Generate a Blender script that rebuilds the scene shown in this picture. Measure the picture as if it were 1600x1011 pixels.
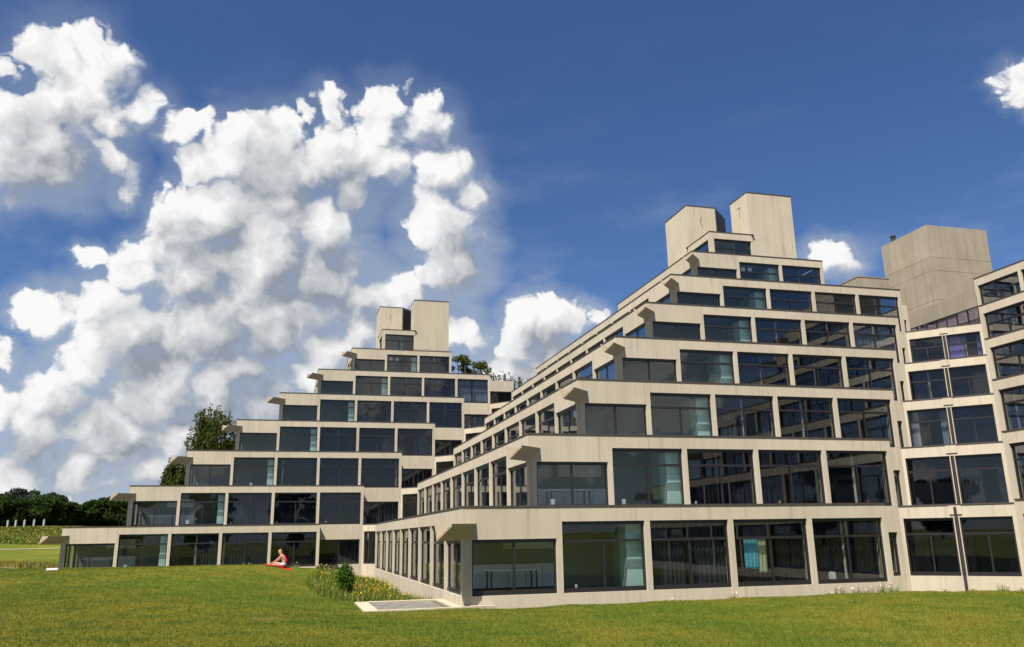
import bpy, bmesh, math, random
import numpy as np
from mathutils import Vector, Matrix, noise as mnoise

for o in list(bpy.data.objects): bpy.data.objects.remove(o)
S = bpy.context.scene
C = S.collection
R = math.radians
rng = random.Random(7)
nr = np.random.RandomState(11)

# ------------------------------------------------------------------ camera
CAMZ = 1.777
F_PX, PITCH, ROLL = 1283.47, R(14.547), R(-0.972)
cd = bpy.data.cameras.new('camera'); cam = bpy.data.objects.new('camera', cd); C.objects.link(cam)
cd.sensor_width = 36; cd.lens = 36 * F_PX / 1600; cd.clip_start = 0.1; cd.clip_end = 6000
fw = Vector((0, math.cos(PITCH), math.sin(PITCH))); up0 = Vector((0, -math.sin(PITCH), math.cos(PITCH))); X0 = Vector((1, 0, 0))
Rt = X0 * math.cos(ROLL) + up0 * math.sin(ROLL); Ut = -X0 * math.sin(ROLL) + up0 * math.cos(ROLL)
M4 = Matrix((Rt, Ut, -fw)).transposed().to_4x4(); M4.translation = (0, 0, CAMZ)
cam.matrix_world = M4; S.camera = cam
S.render.resolution_x, S.render.resolution_y = 1024, 647

def ray(px, py):                       # direction in the world of a point of the 1600 px photograph
    x, y = (px - 800) / F_PX, (py - 505.5) / F_PX
    return (Rt * x - Ut * y + fw)
def at_depth(px, py, Y):
    d = ray(px, py); return Vector((0, 0, CAMZ)) + d * (Y / d.y)

# ------------------------------------------------------------------ frame of the buildings
MOD = 3.1065; H = 2.75; TH = R(14.913)
UX = Vector((math.cos(TH), math.sin(TH), 0)); VX = Vector((-math.sin(TH), math.cos(TH), 0))
M_ORG = Vector((-1.675, 26.769, 0)); L_ORG = Vector((-28.367, 52.908, 0.089))
N_ORG = M_ORG + UX * 6 * MOD - VX * 10 * MOD
def mloc(u, v, z=0): return M_ORG + UX * u + VX * v + Vector((0, 0, z))

# ------------------------------------------------------------------ light
to_sun = (-UX * 1.0 - VX * 0.86).normalized() * math.cos(R(56)) + Vector((0, 0, math.sin(R(56))))
sl = bpy.data.lights.new('sun', 'SUN'); sun = bpy.data.objects.new('sun', sl); C.objects.link(sun)
sl.energy = 5.0; sl.angle = R(0.5); sl.color = (1.0, 0.95, 0.86)
sun.rotation_euler = to_sun.to_track_quat('Z', 'Y').to_euler(); sun.location = (-20, -30, 60)
S.view_settings.view_transform = 'Standard'; S.view_settings.look = 'None'
S.view_settings.gamma = 1.0; S.view_settings.use_curve_mapping = False

EXPO = .95
S.view_settings.exposure = EXPO
CLOUD_DARK = (.150, .168, .198, 1); CLOUD_LIT = (.495, .495, .492, 1); SKY_GAIN = (.0290, .0380, .0520, 1)
# ------------------------------------------------------------------ world: sky with cumulus
W = bpy.data.worlds.new('World'); S.world = W; W.use_nodes = True
wt = W.node_tree; wt.nodes.clear()
class NT:
    def __init__(s, t): s.t = t
    def n(s, typ, **kw):
        nd = s.t.nodes.new(typ)
        for k, v in kw.items(): setattr(nd, k, v)
        return nd
    def sock(s, nd, i, val):
        if isinstance(val, bpy.types.NodeSocket): s.t.links.new(val, nd.inputs[i])
        elif val is not None: nd.inputs[i].default_value = val
    def math(s, op, a, b=None, c=None, clamp=False):
        nd = s.n('ShaderNodeMath', operation=op, use_clamp=clamp)
        s.sock(nd, 0, a); s.sock(nd, 1, b); s.sock(nd, 2, c); return nd.outputs[0]
    def vec(s, op, a, b=None, scale=None):
        nd = s.n('ShaderNodeVectorMath', operation=op)
        s.sock(nd, 0, a); s.sock(nd, 1, b)
        if scale is not None: s.sock(nd, 3, scale)
        return nd.outputs['Value'] if op in ('DISTANCE', 'DOT_PRODUCT', 'LENGTH') else nd.outputs[0]
    def noise(s, v, scale, detail=2, rough=.5, color=False):
        nd = s.n('ShaderNodeTexNoise'); s.sock(nd, 'Vector', v)
        nd.inputs['Scale'].default_value = scale; nd.inputs['Detail'].default_value = detail; nd.inputs['Roughness'].default_value = rough
        return nd.outputs['Color' if color else 'Fac']
    def ramp(s, v, a, b, c=0., d=1., smooth=True):
        nd = s.n('ShaderNodeMapRange', interpolation_type='SMOOTHSTEP' if smooth else 'LINEAR')
        s.sock(nd, 0, v); s.sock(nd, 1, a); s.sock(nd, 2, b); s.sock(nd, 3, c); s.sock(nd, 4, d); return nd.outputs[0]
    def mix(s, f, a, b, blend='MIX'):
        nd = s.n('ShaderNodeMix', data_type='RGBA', blend_type=blend)
        s.sock(nd, 0, f); s.sock(nd, 6, a); s.sock(nd, 7, b); return nd.outputs[2]

CLOUDS = [  # where cumulus heads stand in the sky (photograph point, radius)
 (75,85,58),(150,88,56),(105,150,88),(55,215,92),(20,250,80),(185,185,52),(232,172,40),(165,245,46),(0,100,26),(182,288,26),
 (285,205,34),(335,200,24),
 (612,168,46),(660,190,50),(703,190,26),(598,218,46),(520,178,32),(474,188,20),(438,228,42),(362,240,50),(320,262,42),(430,275,66),(530,255,64),(600,272,46),
 (690,275,54),(722,312,40),(690,352,58),(702,402,58),(650,425,24),
 (330,345,74),(280,362,52),(430,335,76),(500,352,64),(550,305,44),(240,392,44),(208,422,44),(300,432,86),(400,422,96),(500,432,76),(560,470,56),(620,472,46),
 (150,470,42),(100,482,38),(52,482,24),(130,398,24),(715,505,34),
 (200,522,74),(320,512,96),(430,502,86),(150,572,56),(250,592,86),(350,602,76),(100,622,56),(60,682,66),(180,682,74),(280,662,66),(30,742,52),(130,745,52),(230,735,38),(60,775,24),(175,765,22),(0,790,22),(110,790,18),(500,562,56),(470,592,44),(400,640,56),(560,520,50),(330,720,44),(420,700,40),(0,640,50),(10,560,30),
 (860,512,46),(820,512,40),(900,508,30),(930,500,18),(800,542,36),(870,552,40),(840,592,44),(780,572,36),(735,525,28),(940,560,30),
 (1290,408,34),(1316,422,22),(1268,432,20),(1596,122,36),(1625,150,44),(1604,172,28)]
BASES = [  # shaded undersides and bodies of those clouds
 (50,255,95),(150,275,50),(420,285,85),(530,285,55),(340,405,80),(480,465,105),(380,565,105),(250,560,85),(190,660,105),(330,645,90),(705,425,52),(850,565,62),(60,725,70)]
w = NT(wt)
W.cycles.sampling_method = 'MANUAL'; W.cycles.sample_map_resolution = 512
tc = w.n('ShaderNodeTexCoord'); DIR = tc.outputs['Generated']
warp = w.vec('SUBTRACT', w.noise(DIR, 9, 3, .55, True), (.5, .5, .5))
warp2 = w.vec('SUBTRACT', w.noise(DIR, 34, 4, .6, True), (.5, .5, .5))
Dw = w.vec('ADD', w.vec('ADD', DIR, w.vec('SCALE', warp, scale=.075)), w.vec('SCALE', warp2, scale=.026))
def blobs(lst, v, k=1.0):
    acc = None
    for (px, py, r) in lst:
        a = ray(px, py).normalized(); b = ray(px + r, py).normalized(); b2 = ray(px, py + r).normalized()
        ra = .5 * ((a - b).length + (a - b2).length) * k
        s = w.math('MULTIPLY_ADD', w.vec('DISTANCE', v, tuple(a)), -min(1.0, .45 + r / 110) / ra, min(1.0, .45 + r / 110))
        acc = s if acc is None else w.math('MAXIMUM', acc, s)
    return acc
acc = blobs(CLOUDS, Dw, 1.22)
# the rest of the sky carries the same broken cumulus
outside = w.ramp(w.vec('DOT_PRODUCT', DIR, tuple(fw)), .70, .60)
cov = w.math('MULTIPLY_ADD', w.noise(Dw, 4.2, 4, .55), 5.0, -2.72)
cov = w.math('SUBTRACT', cov, w.math('MULTIPLY', w.math('SUBTRACT', 1.0, outside), 6.0))
acc = w.math('MAXIMUM', acc, cov)
def billow(v, det):
    vo = w.n('ShaderNodeTexVoronoi', feature='SMOOTH_F1'); wt.links.new(v, vo.inputs['Vector']); vo.inputs['Scale'].default_value = 30; vo.inputs['Smoothness'].default_value = .5
    vo.inputs['Detail'].default_value = 2; vo.inputs['Roughness'].default_value = .5
    return w.math('ADD', w.math('MULTIPLY', w.noise(v, 20, det, .60), 1.15), w.math('MULTIPLY', vo.outputs['Distance'], -.55))
lightdir = (Vector((0, 0, 1)) * .8 + Vector((-1, 0, 0)) * .5).normalized()
n0 = billow(Dw, 8); n1 = billow(w.vec('ADD', Dw, tuple(lightdir * .026)), 3)
d0 = w.math("ADD", acc, w.math("MULTIPLY_ADD", n0, 1.0, -.14))
accl = blobs(CLOUDS, w.vec('ADD', Dw, tuple(lightdir * .030)), 1.22)
body = w.math('MAXIMUM', w.math('SUBTRACT', acc, accl), -.9)
body = w.math('MULTIPLY', body, w.math('SUBTRACT', 1.0, w.math('MULTIPLY', outside, .6)))
soft = w.ramp(body, -.25, .30, .80, .20)
alpha = w.ramp(d0, .0, soft)
lit = w.math('SUBTRACT', n0, n1)
Dg = w.vec('ADD', DIR, w.vec('SCALE', w.vec('SUBTRACT', w.noise(DIR, 7, 4, .6, True), (.5, .5, .5)), scale=.10))
grey = w.ramp(blobs(BASES, Dg, 1.8), .0, 1.1)
shade = w.math('MULTIPLY_ADD', lit, .75, .66)
shade = w.math('ADD', shade, w.math('MULTIPLY', w.ramp(body, -.60, .55, -1, 1), .40))
shade = w.math('SUBTRACT', shade, w.math('MULTIPLY', grey, .60), clamp=True)
ccol = w.mix(shade, CLOUD_DARK, CLOUD_LIT)
sky = w.n('ShaderNodeTexSky', sky_type='NISHITA'); sky.sun_disc = False
sky.sun_elevation = R(56); sky.sun_rotation = math.atan2(to_sun.x, to_sun.y); sky.altitude = 100; sky.air_density = 1.0; sky.dust_density = .25; sky.ozone_density = 3.0
sepw = w.n('ShaderNodeSeparateXYZ'); wt.links.new(DIR, sepw.inputs[0])
haze_n = w.noise(w.vec('MULTIPLY', DIR, (2.2, 2.2, 7.0)), 2.0, 5, .6)
veil = w.math('MAXIMUM', w.math('MULTIPLY', w.ramp(haze_n, .45, .80), w.ramp(sepw.outputs[2], .60, .08, .0, .5)), w.ramp(sepw.outputs[2], .24, .0, .0, .60))
skyc = w.mix(1.0, sky.outputs[0], SKY_GAIN, 'MULTIPLY')
skyc = w.mix(veil, skyc, (.27, .31, .36, 1))
halo = w.ramp(w.math('ADD', acc, w.math('MULTIPLY_ADD', haze_n, 1.0, -.5)), -.55, .25, 0, .75)
halo = w.math('MULTIPLY', halo, w.ramp(sepw.outputs[2], .62, .16, .22, 1.0))
skyc = w.mix(halo, skyc, (.20, .235, .29, 1))
final = w.mix(alpha, skyc, ccol)
bg = w.n('ShaderNodeBackground'); wt.links.new(final, bg.inputs[0]); bg.inputs[1].default_value = 1.0
wo = w.n('ShaderNodeOutputWorld'); wt.links.new(bg.outputs[0], wo.inputs[0])

# ------------------------------------------------------------------ materials
MATS = {}
def material(name, build, rough=.8, spec=.3):
    m = bpy.data.materials.new(name); m.use_nodes = True; t = m.node_tree
    b = t.nodes['Principled BSDF']; b.inputs['Roughness'].default_value = rough; b.inputs['Specular IOR Level'].default_value = spec
    k = NT(t); build(k, b, t); MATS[name] = m; return m
def plain(col, var=.0, scale=3.0, bump=0, bscale=40.):
    def f(k, b, t):
        tcn = k.n('ShaderNodeTexCoord'); p = tcn.outputs['Object']
        nz = k.noise(p, scale, 4, .6)
        c = k.mix(nz, tuple(x * (1 - var) for x in col) + (1,), tuple(min(1, x * (1 + var)) for x in col) + (1,))
        t.links.new(c, b.inputs['Base Color'])
        if bump:
            bn = k.n('ShaderNodeBump'); bn.inputs['Strength'].default_value = bump; bn.inputs['Distance'].default_value = .01
            t.links.new(k.noise(p, bscale, 4, .6), bn.inputs['Height']); t.links.new(bn.outputs[0], b.inputs['Normal'])
    return f
def concrete(col, streak=.10, blot=.10, rust=False):
    def f(k, b, t):
        geo = k.n('ShaderNodeNewGeometry'); P = geo.outputs['Position']
        inf = k.n('ShaderNodeObjectInfo')
        big = k.noise(P, .55, 5, .6)
        st = k.noise(k.vec('MULTIPLY', P, (3.2, 3.2, .16)), 1.0, 5, .62)
        fine = k.noise(P, 30, 4, .6)
        f1 = k.math('MULTIPLY_ADD', big, blot * 2, 1 - blot)
        f2 = k.math('MULTIPLY_ADD', st, streak * 2, 1 - streak)
        f3 = k.math('MULTIPLY_ADD', inf.outputs['Random'], .10, .95)
        f4 = k.math('MULTIPLY_ADD', fine, .10, .95)
        v = k.math('MULTIPLY', k.math('MULTIPLY', f1, f2), k.math('MULTIPLY', f3, f4))
        cc = k.n('ShaderNodeCombineXYZ')
        for i in range(3): t.links.new(v, cc.inputs[i])
        c = k.mix(1.0, tuple(col) + (1,), cc.outputs[0], 'MULTIPLY')
        # dark run-off streaks, uneven
        ds = k.noise(k.vec('MULTIPLY', P, (7.5, 7.5, .25)), 1.0, 3, .6)
        c = k.mix(k.ramp(ds, .54, .75, 0, .52), c, tuple(x * .52 for x in col) + (1,))
        if rust:
            rs = k.noise(k.vec('MULTIPLY', P, (6, 6, .12)), 1.0, 3, .6)
            c = k.mix(k.ramp(rs, .62, .76, 0, .5), c, (.30, .15, .07, 1))
        t.links.new(c, b.inputs['Base Color'])
        bn = k.n('ShaderNodeBump'); bn.inputs['Strength'].default_value = .25; bn.inputs['Distance'].default_value = .006
        t.links.new(k.noise(P, 55, 3, .6), bn.inputs['Height']); t.links.new(bn.outputs[0], b.inputs['Normal'])
    return f
CON = material('precast_concrete', concrete((.428, .370, .284), .15, .16), .85, .2)
CON_OLD = material('weathered_concrete', concrete((.25, .215, .165), .16, .22), .9, .2)
CON_RUST = material('stained_concrete', concrete((.285, .243, .185), .20, .32, True), .9, .2)
SPOUT = material('spout_concrete', concrete((.36, .295, .205), .12, .18), .9, .2)
COPE = material('coping_metal', plain((.060, .046, .038), .25, 6), .5, .4)
FRAME = material('window_frame', plain((.016, .014, .016), .2, 5), .35, .5)
WALLP = material('white_wall', plain((.27, .29, .25), .08), .9, .2)
MINT = material('mint_wall', plain((.36, .72, .58), .04), .8, .2)
MINT_SUN = material('sunlit_mint', plain((.62, .84, .76), .04), .6, .3)  # mint wall colour lightened as if sunlit, for the added kitchen blocks
FLOORI = material('carpet', plain((.05, .06, .05), .2), .95, .1)
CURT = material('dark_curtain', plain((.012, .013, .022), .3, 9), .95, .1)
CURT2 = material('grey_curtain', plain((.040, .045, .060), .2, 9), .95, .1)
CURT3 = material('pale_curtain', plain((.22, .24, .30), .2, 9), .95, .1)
LINING = material('curtain_lining', plain((.45, .43, .42), .1), .9, .1)
PINK = material('pink_curtain', plain((.92, .60, .66), .25, 2), .9, .1)
BLUEC = material('violet_curtain', plain((.20, .18, .52), .2, 2), .9, .1)
WHITE = material('white_paint', plain((.75, .75, .73), .05), .6, .3)
STEEL = material('dark_pipe', plain((.035, .03, .03), .2), .45, .5)
ROOFM = material('roof_felt', plain((.12, .115, .11), .3, 2, .3, 30), .95, .1)
def glass_build(k, b, t):
    t.nodes.remove(b)
    fr = k.n('ShaderNodeFresnel'); fr.inputs[0].default_value = 1.5
    gl = k.n('ShaderNodeBsdfGlossy'); gl.inputs['Roughness'].default_value = .004; gl.inputs['Color'].default_value = (.95, .97, 1, 1)
    tr = k.n('ShaderNodeBsdfTransparent'); tr.inputs[0].default_value = (.965, .982, .976, 1)
    mx = k.n('ShaderNodeMixShader')
    fac = k.math('MULTIPLY_ADD', fr.outputs[0], .72, .0, clamp=True)
    t.links.new(fac, mx.inputs[0]); t.links.new(tr.outputs[0], mx.inputs[1]); t.links.new(gl.outputs[0], mx.inputs[2])
    # old float glass: faintly wavy
    geo = k.n('ShaderNodeNewGeometry'); bn = k.n('ShaderNodeBump'); bn.inputs['Strength'].default_value = .05; bn.inputs['Distance'].default_value = .01
    t.links.new(k.noise(geo.outputs['Position'], .9, 2, .5), bn.inputs['Height']); t.links.new(bn.outputs[0], gl.inputs['Normal'])
    t.links.new(mx.outputs[0], t.nodes['Material Output'].inputs[0])
def mat_glass():
    m = bpy.data.materials.new('window_glass'); m.use_nodes = True
    glass_build(NT(m.node_tree), m.node_tree.nodes['Principled BSDF'], m.node_tree); return m
GLASS = mat_glass()

# ------------------------------------------------------------------ mesh helpers
class MB:
    def __init__(s): s.v = []; s.f = []
    def box(s, x0, x1, y0, y1, z0, z1):
        i = len(s.v)
        s.v += [(x0,y0,z0),(x1,y0,z0),(x1,y1,z0),(x0,y1,z0),(x0,y0,z1),(x1,y0,z1),(x1,y1,z1),(x0,y1,z1)]
        s.f += [tuple(i + j for j in q) for q in ((0,3,2,1),(4,5,6,7),(0,1,5,4),(1,2,6,5),(2,3,7,6),(3,0,4,7))]
        return s
    def prism(s, pts, z0, z1):
        i = len(s.v); n = len(pts)
        s.v += [(x, y, z0) for x, y in pts] + [(x, y, z1) for x, y in pts]
        s.f += [tuple(i + j for j in reversed(range(n))), tuple(i + n + j for j in range(n))]
        s.f += [(i + j, i + (j + 1) % n, i + n + (j + 1) % n, i + n + j) for j in range(n)]
        return s
    def tube(s, p, q, r0, r1=None, n=8):
        r1 = r0 if r1 is None else r1
        p, q = Vector(p), Vector(q); d = (q - p).normalized()
        a = d.orthogonal().normalized(); b = d.cross(a); i = len(s.v)
        for c, r in ((p, r0), (q, r1)):
            for j in range(n):
                t = 2 * math.pi * j / n; s.v.append(tuple(c + (a * math.cos(t) + b * math.sin(t)) * r))
        s.f += [(i + j, i + (j + 1) % n, i + n + (j + 1) % n, i + n + j) for j in range(n)]
        s.f += [tuple(i + j for j in reversed(range(n))), tuple(i + n + j for j in range(n))]
        return s
    def mesh(s, name, mat=None, smooth=False):
        me = bpy.data.meshes.new(name); me.from_pydata(s.v, [], s.f); me.update()
        if mat: me.materials.append(mat)
        if smooth: me.polygons.foreach_set('use_smooth', [True] * len(me.polygons))
        return me
def link(name, data, parent=None, loc=(0, 0, 0), rz=0.):
    o = bpy.data.objects.new(name, data); C.objects.link(o)
    o.parent = parent; o.location = loc; o.rotation_euler = (0, 0, rz); return o
def tag(o, label=None, cat=None, group=None, kind=None):
    if label: o['label'] = label
    if cat: o['category'] = cat
    if group: o['group'] = group
    if kind: o['kind'] = kind
    return o
CACHE = {}
def cached(key, fn):
    if key not in CACHE: CACHE[key] = fn()
    return CACHE[key]

# ------------------------------------------------------------------ ground
def hull_pts():
    P = []
    def w(p, z): P.append((p.x, p.y, z))
    m = MOD
    for i in range(0, 6):
        w(mloc(i * m, -.7), -.29); w(mloc(i * m + 1.5, 1.2), -.9)
        w(mloc(i * m, -4), -.26 + .015 * i)
    for u, v, z in ((6*m,.3,-.45),(6.6*m,-.5,-.45),(6.2*m,-2,-.38),(7*m,1.5*m,-.9),(5.4*m,-m,-.33)): w(mloc(u, v), z)
    for i in range(1, 10):
        w(mloc(1.2, i * m), -1.1)
        w(mloc(-.6, i * m), -.75 if i > 1 else -.45)
    for u in (-3.2, -1.5, 0): 
        for v in (-.5, 1.5, 3.3): w(mloc(u, v), -.33)
    w(mloc(-4.2, 1.5), -.26); w(mloc(-4.6, 3.5), -.18); w(mloc(-3.0, 6), -.42); w(mloc(-2.5, 12), -.50); w(mloc(-2.4, 18), -.5); w(mloc(-2, 24), -.45)
    w(mloc(-5.5, 8), -.05); w(mloc(-6, 14), .22); w(mloc(-5, 19), .18); w(mloc(-4.5, 24), .05); w(mloc(-3.0, 28), -.3)
    lo = lambda u, v: L_ORG + UX * u + VX * v
    for i in range(0, 6):
        w(lo(i * m, -.6), .07); w(lo(i * m + 1.2, 1.6), -.7)
    for i in range(1, 10): w(lo(1.3, i * m), -.6); w(lo(-.8, i * m), .1)
    for px, py, Y in ((430,882,44),(200,887.5,47),(105,888,49),(300,886,47),(490,887,44.5),(10,889,52)): w(at_depth(px, py, Y), at_depth(px, py, Y).z)
    for px, py, Y in ((50,888,62),(50,866,85),(50,850,100),(50,824,115),(-200,850,100),(-200,826,115),(120,826,113),(120,850,100),(50,826,140),(-250,826,140),(160,826,140)):
        w(at_depth(px, py, Y), at_depth(px, py, Y).z)
    for i in range(0, 10): w(N_ORG + UX * -.8 + VX * (i * m), -.35); w(N_ORG + UX * 1.5 + VX * (i * m), -.9)
    P += [(0,0,.02),(0,12,-.06),(-10,14,.08),(10,14,-.2),(-10,25,.1),(-20,30,.25),(-5,20,-.02),(5,20,-.2),(-30,20,.2),(15,16,-.25),(-14,36,.4),(0,-30,0),(60,-40,0),(-60,-30,.2),(-80,40,.4),(-60,60,.5)]
    P += [(40,40,-.9),(30,60,-.8),(60,60,0),(0,90,0),(20,120,0),(-25,90,.0),(-20,120,1.5)]
    for a in range(0, 360, 30): P.append((400*math.sin(R(a)), 400*math.cos(R(a)), 2.0 if 280 < a or a < 20 else 0.0))
    return np.array(P)
GP = hull_pts()
_d = np.sqrt(((GP[:, None, :2] - GP[None, :, :2]) ** 2).sum(-1))
_w = np.linalg.solve(_d - np.eye(len(GP)) * .15, GP[:, 2] - GP[:, 2].mean())
def gz_arr(XY):
    XY = np.atleast_2d(XY); out = np.zeros(len(XY))
    for i in range(0, len(XY), 20000):
        q = XY[i:i + 20000]; d = np.sqrt(((q[:, None, :] - GP[None, :, :2]) ** 2).sum(-1)); out[i:i + 20000] = d @ _w
    r = np.hypot(XY[:, 0], XY[:, 1]); k = np.clip((r - 300) / 300, 0, 1)
    return (out + GP[:, 2].mean()) * (1 - k) + .5 * k
def gz(x, y): return float(gz_arr(np.array([[x, y]]))[0])
def axis_pts(lo, hi, step, far):
    a = list(np.arange(lo, hi + .01, step)); s = step; x = hi
    pos = []
    while x < far: s *= 1.35; x += s; pos.append(x)
    s = step; x = lo; neg = []
    while x > -far: s *= 1.35; x -= s; neg.append(x)
    return np.array(neg[::-1] + a + pos)
gx, gy = axis_pts(-75, 45, .75, 3500), axis_pts(-2, 125, .75, 3500)
XX, YY = np.meshgrid(gx, gy); XY = np.stack([XX.ravel(), YY.ravel()], 1); ZZ = gz_arr(XY)
nx, ny = len(gx), len(gy)
idx = np.arange(nx * ny).reshape(ny, nx)
faces = np.stack([idx[:-1, :-1], idx[:-1, 1:], idx[1:, 1:], idx[1:, :-1]], -1).reshape(-1, 4)
me = bpy.data.meshes.new('ground'); me.from_pydata(np.column_stack([XY, ZZ]).tolist(), [], faces.tolist()); me.update()
me.polygons.foreach_set('use_smooth', [True] * len(me.polygons))
def grass_ground(k, b, t):
    geo = k.n('ShaderNodeNewGeometry'); P = geo.outputs['Position']
    n1 = k.noise(P, .16, 4, .6); n2 = k.noise(P, .9, 5, .65); n3 = k.noise(P, 9, 4, .6)
    c = k.mix(k.ramp(n1, .40, .60), (.077, .098, .007, 1), (.125, .121, .012, 1))
    c = k.mix(k.ramp(n2, .46, .66, 0, .75), c, (.055, .085, .008, 1))
    c = k.mix(k.ramp(n3, .5, .8, 0, .5), c, (.17, .145, .03, 1))
    t.links.new(c, b.inputs['Base Color'])
    bn = k.n('ShaderNodeBump'); bn.inputs['Strength'].default_value = .6; bn.inputs['Distance'].default_value = .04
    t.links.new(k.noise(P, 16, 5, .7), bn.inputs['Height']); t.links.new(bn.outputs[0], b.inputs['Normal'])
GROUND = material('lawn_ground', grass_ground, .95, .1)
me.materials.append(GROUND)
tag(link('ground', me), 'mown green lawn rising gently toward the far residence', kind='structure')

# ------------------------------------------------------------------ ziggurat residences
m = MOD; LINT = .52; DEEP = 1.05; PW = .20; REC = .11
def fb(mb, face, a0, a1, b0, b1, z0, z1):
    if face == 'R': mb.box(a0, a1, b0, b1, z0, z1)
    else: mb.box(b0, b1, a0, a1, z0, z1)
    return mb
def frame_mesh(wd, ht, trans):
    def mk():
        b = MB(); y0, y1 = REC, REC + .09
        b.box(0, .06, y0, y1, 0, ht); b.box(wd - .06, wd, y0, y1, 0, ht)
        b.box(.06, wd - .06, y0 - .03, y1, ht - .11, ht - .001); b.box(.06, wd - .06, y0 - .04, y1 + .12, 0, .14)  # head bar thickened to stand in for the shadow band under the lintel
        top = ht - .11
        if trans:
            top = ht - .58; b.box(.06, wd - .06, y0 - .01, y1, top - .09, top); top -= .09
        b.box(wd / 2 - .035, wd / 2 + .035, y0 + .01, y1, .13, top)
        return b.mesh('window_frame', FRAME)
    return cached(('frame', round(wd, 3), round(ht, 3), trans), mk)
def pane_mesh(x0, x1, z0, z1):
    return cached(('pane', round(x1 - x0, 3), round(z1 - z0, 3)), lambda: MB().box(0, x1 - x0, 0, .012, 0, z1 - z0).mesh('pane', GLASS))
def curtain_mesh(wd, ht, mat, seed, amp=.035):
    def mk():
        r = random.Random(seed); n = max(8, int(wd / .035)); v = []; f = []
        ph = r.random() * 6; per = .13 + .05 * r.random()
        for i in range(n + 1):
            x = wd * i / n; a = amp * math.sin(2 * math.pi * x / per + ph + 1.2 * math.sin(x * 5 + ph))
            v += [(x, a * .8, ht), (x + .01 * math.sin(i * 1.7), a * 1.2, 0)]
        f = [(2 * i, 2 * i + 1, 2 * i + 3, 2 * i + 2) for i in range(n)]
        me = bpy.data.meshes.new('curtain'); me.from_pydata(v, [], f); me.materials.append(mat)
        me.polygons.foreach_set('use_smooth', [True] * len(me.polygons)); return me
    return cached(('curt', round(wd, 2), round(ht, 2), mat.name, seed), mk)
def window(parent, loc, rz, wd, ht, trans, state, mat=None):
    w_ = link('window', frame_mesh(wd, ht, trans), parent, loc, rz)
    def pane(x0, x1, z0, z1):
        p = link('pane', pane_mesh(x0, x1, z0, z1), w_, (x0, REC + .035, z0)); p.rotation_euler = (R(rng.uniform(-.12, .12)), 0, R(rng.uniform(-.15, .15)))
    top = ht - .07
    if trans:
        pane(.05, wd - .05, ht - .585, ht - .06); top = ht - .66
    pane(.05, wd / 2 - .02, .12, top); pane(wd / 2 + .02, wd - .05, .12, top)
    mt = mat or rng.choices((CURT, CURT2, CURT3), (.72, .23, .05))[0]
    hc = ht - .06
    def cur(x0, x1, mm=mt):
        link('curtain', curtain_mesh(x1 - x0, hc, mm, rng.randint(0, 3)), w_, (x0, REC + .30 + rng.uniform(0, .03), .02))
    if state == 'closed':
        gp = rng.choice((.0, .03, .10)); cur(.04, wd / 2 - gp); cur(wd / 2 + gp, wd - .04)
        if rng.random() < .6: xx = rng.choice((.06, wd/2 - .03, wd/2 - .03, wd - .2)); cur(xx, xx + rng.uniform(.05, .14), LINING)
    elif state == 'half':
        if rng.random() < .5: cur(.04, wd * .52); cur(wd * .86, wd - .04)
        else: cur(.04, wd * .16); cur(wd * .48, wd - .04)
        if rng.random() < .5: cur(wd * .5, wd * .5 + .10, LINING)
    elif state == 'side':
        cur(.04, .34); cur(wd - .36, wd - .04)
        if rng.random() < .5: cur(.34, .44, LINING)
    return w_
def state_for(face, i):
    if face == 'R': return rng.choices(('closed', 'half', 'side'), (.62, .28, .10))[0]
    return rng.choices(('closed', 'half', 'side'), (.30, .35, .35))[0]

def spout_mesh():
    def mk():
        b = MB(); e = Vector((-.98, -.98, -.02)); st = Vector((.14, .14, 0)); A = Vector((0, 0, 0)); t = Vector((0, 0, .075))
        for arm in (Vector((.46, 0, .43)), Vector((0, .46, .43))):
            q = [A + st, A + arm + st, A + arm + t + st, A + t + st]; q2 = [p - st + e for p in q]
            i = len(b.v); b.v += [tuple(p) for p in q + q2]
            b.f += [(i,i+1,i+2,i+3),(i+7,i+6,i+5,i+4)] + [(i+j, i+4+j, i+4+(j+1)%4, i+(j+1)%4) for j in range(4)]
        me = b.mesh('spout', SPOUT); bm = bmesh.new(); bm.from_mesh(me); bmesh.ops.recalc_face_normals(bm, faces=bm.faces); bm.to_mesh(me); bm.free()
        return me
    return cached('spout', mk)

def poly(k):
    t = .31; s = k * m
    if k <= 5: p = [(t,t),(5*m+.02,t),(5*m+.02,m+t),(6*m+.1,m+t),(6*m+.1,3*m),(3*m,10*m),(m+t,10*m+.1),(m+t,9*m+.02),(t,9*m+.02)]
    elif k == 6: p = [(t,t),(3*m+.02,t),(3*m+.02,3*m),(3*m,4*m+.02),(t,4*m+.02)]
    else: p = [(t,t),(m+.1,t),(m+.1,m+.1),(t,m+.1)]
    return [(x + s, y + s) for x, y in p]

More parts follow.
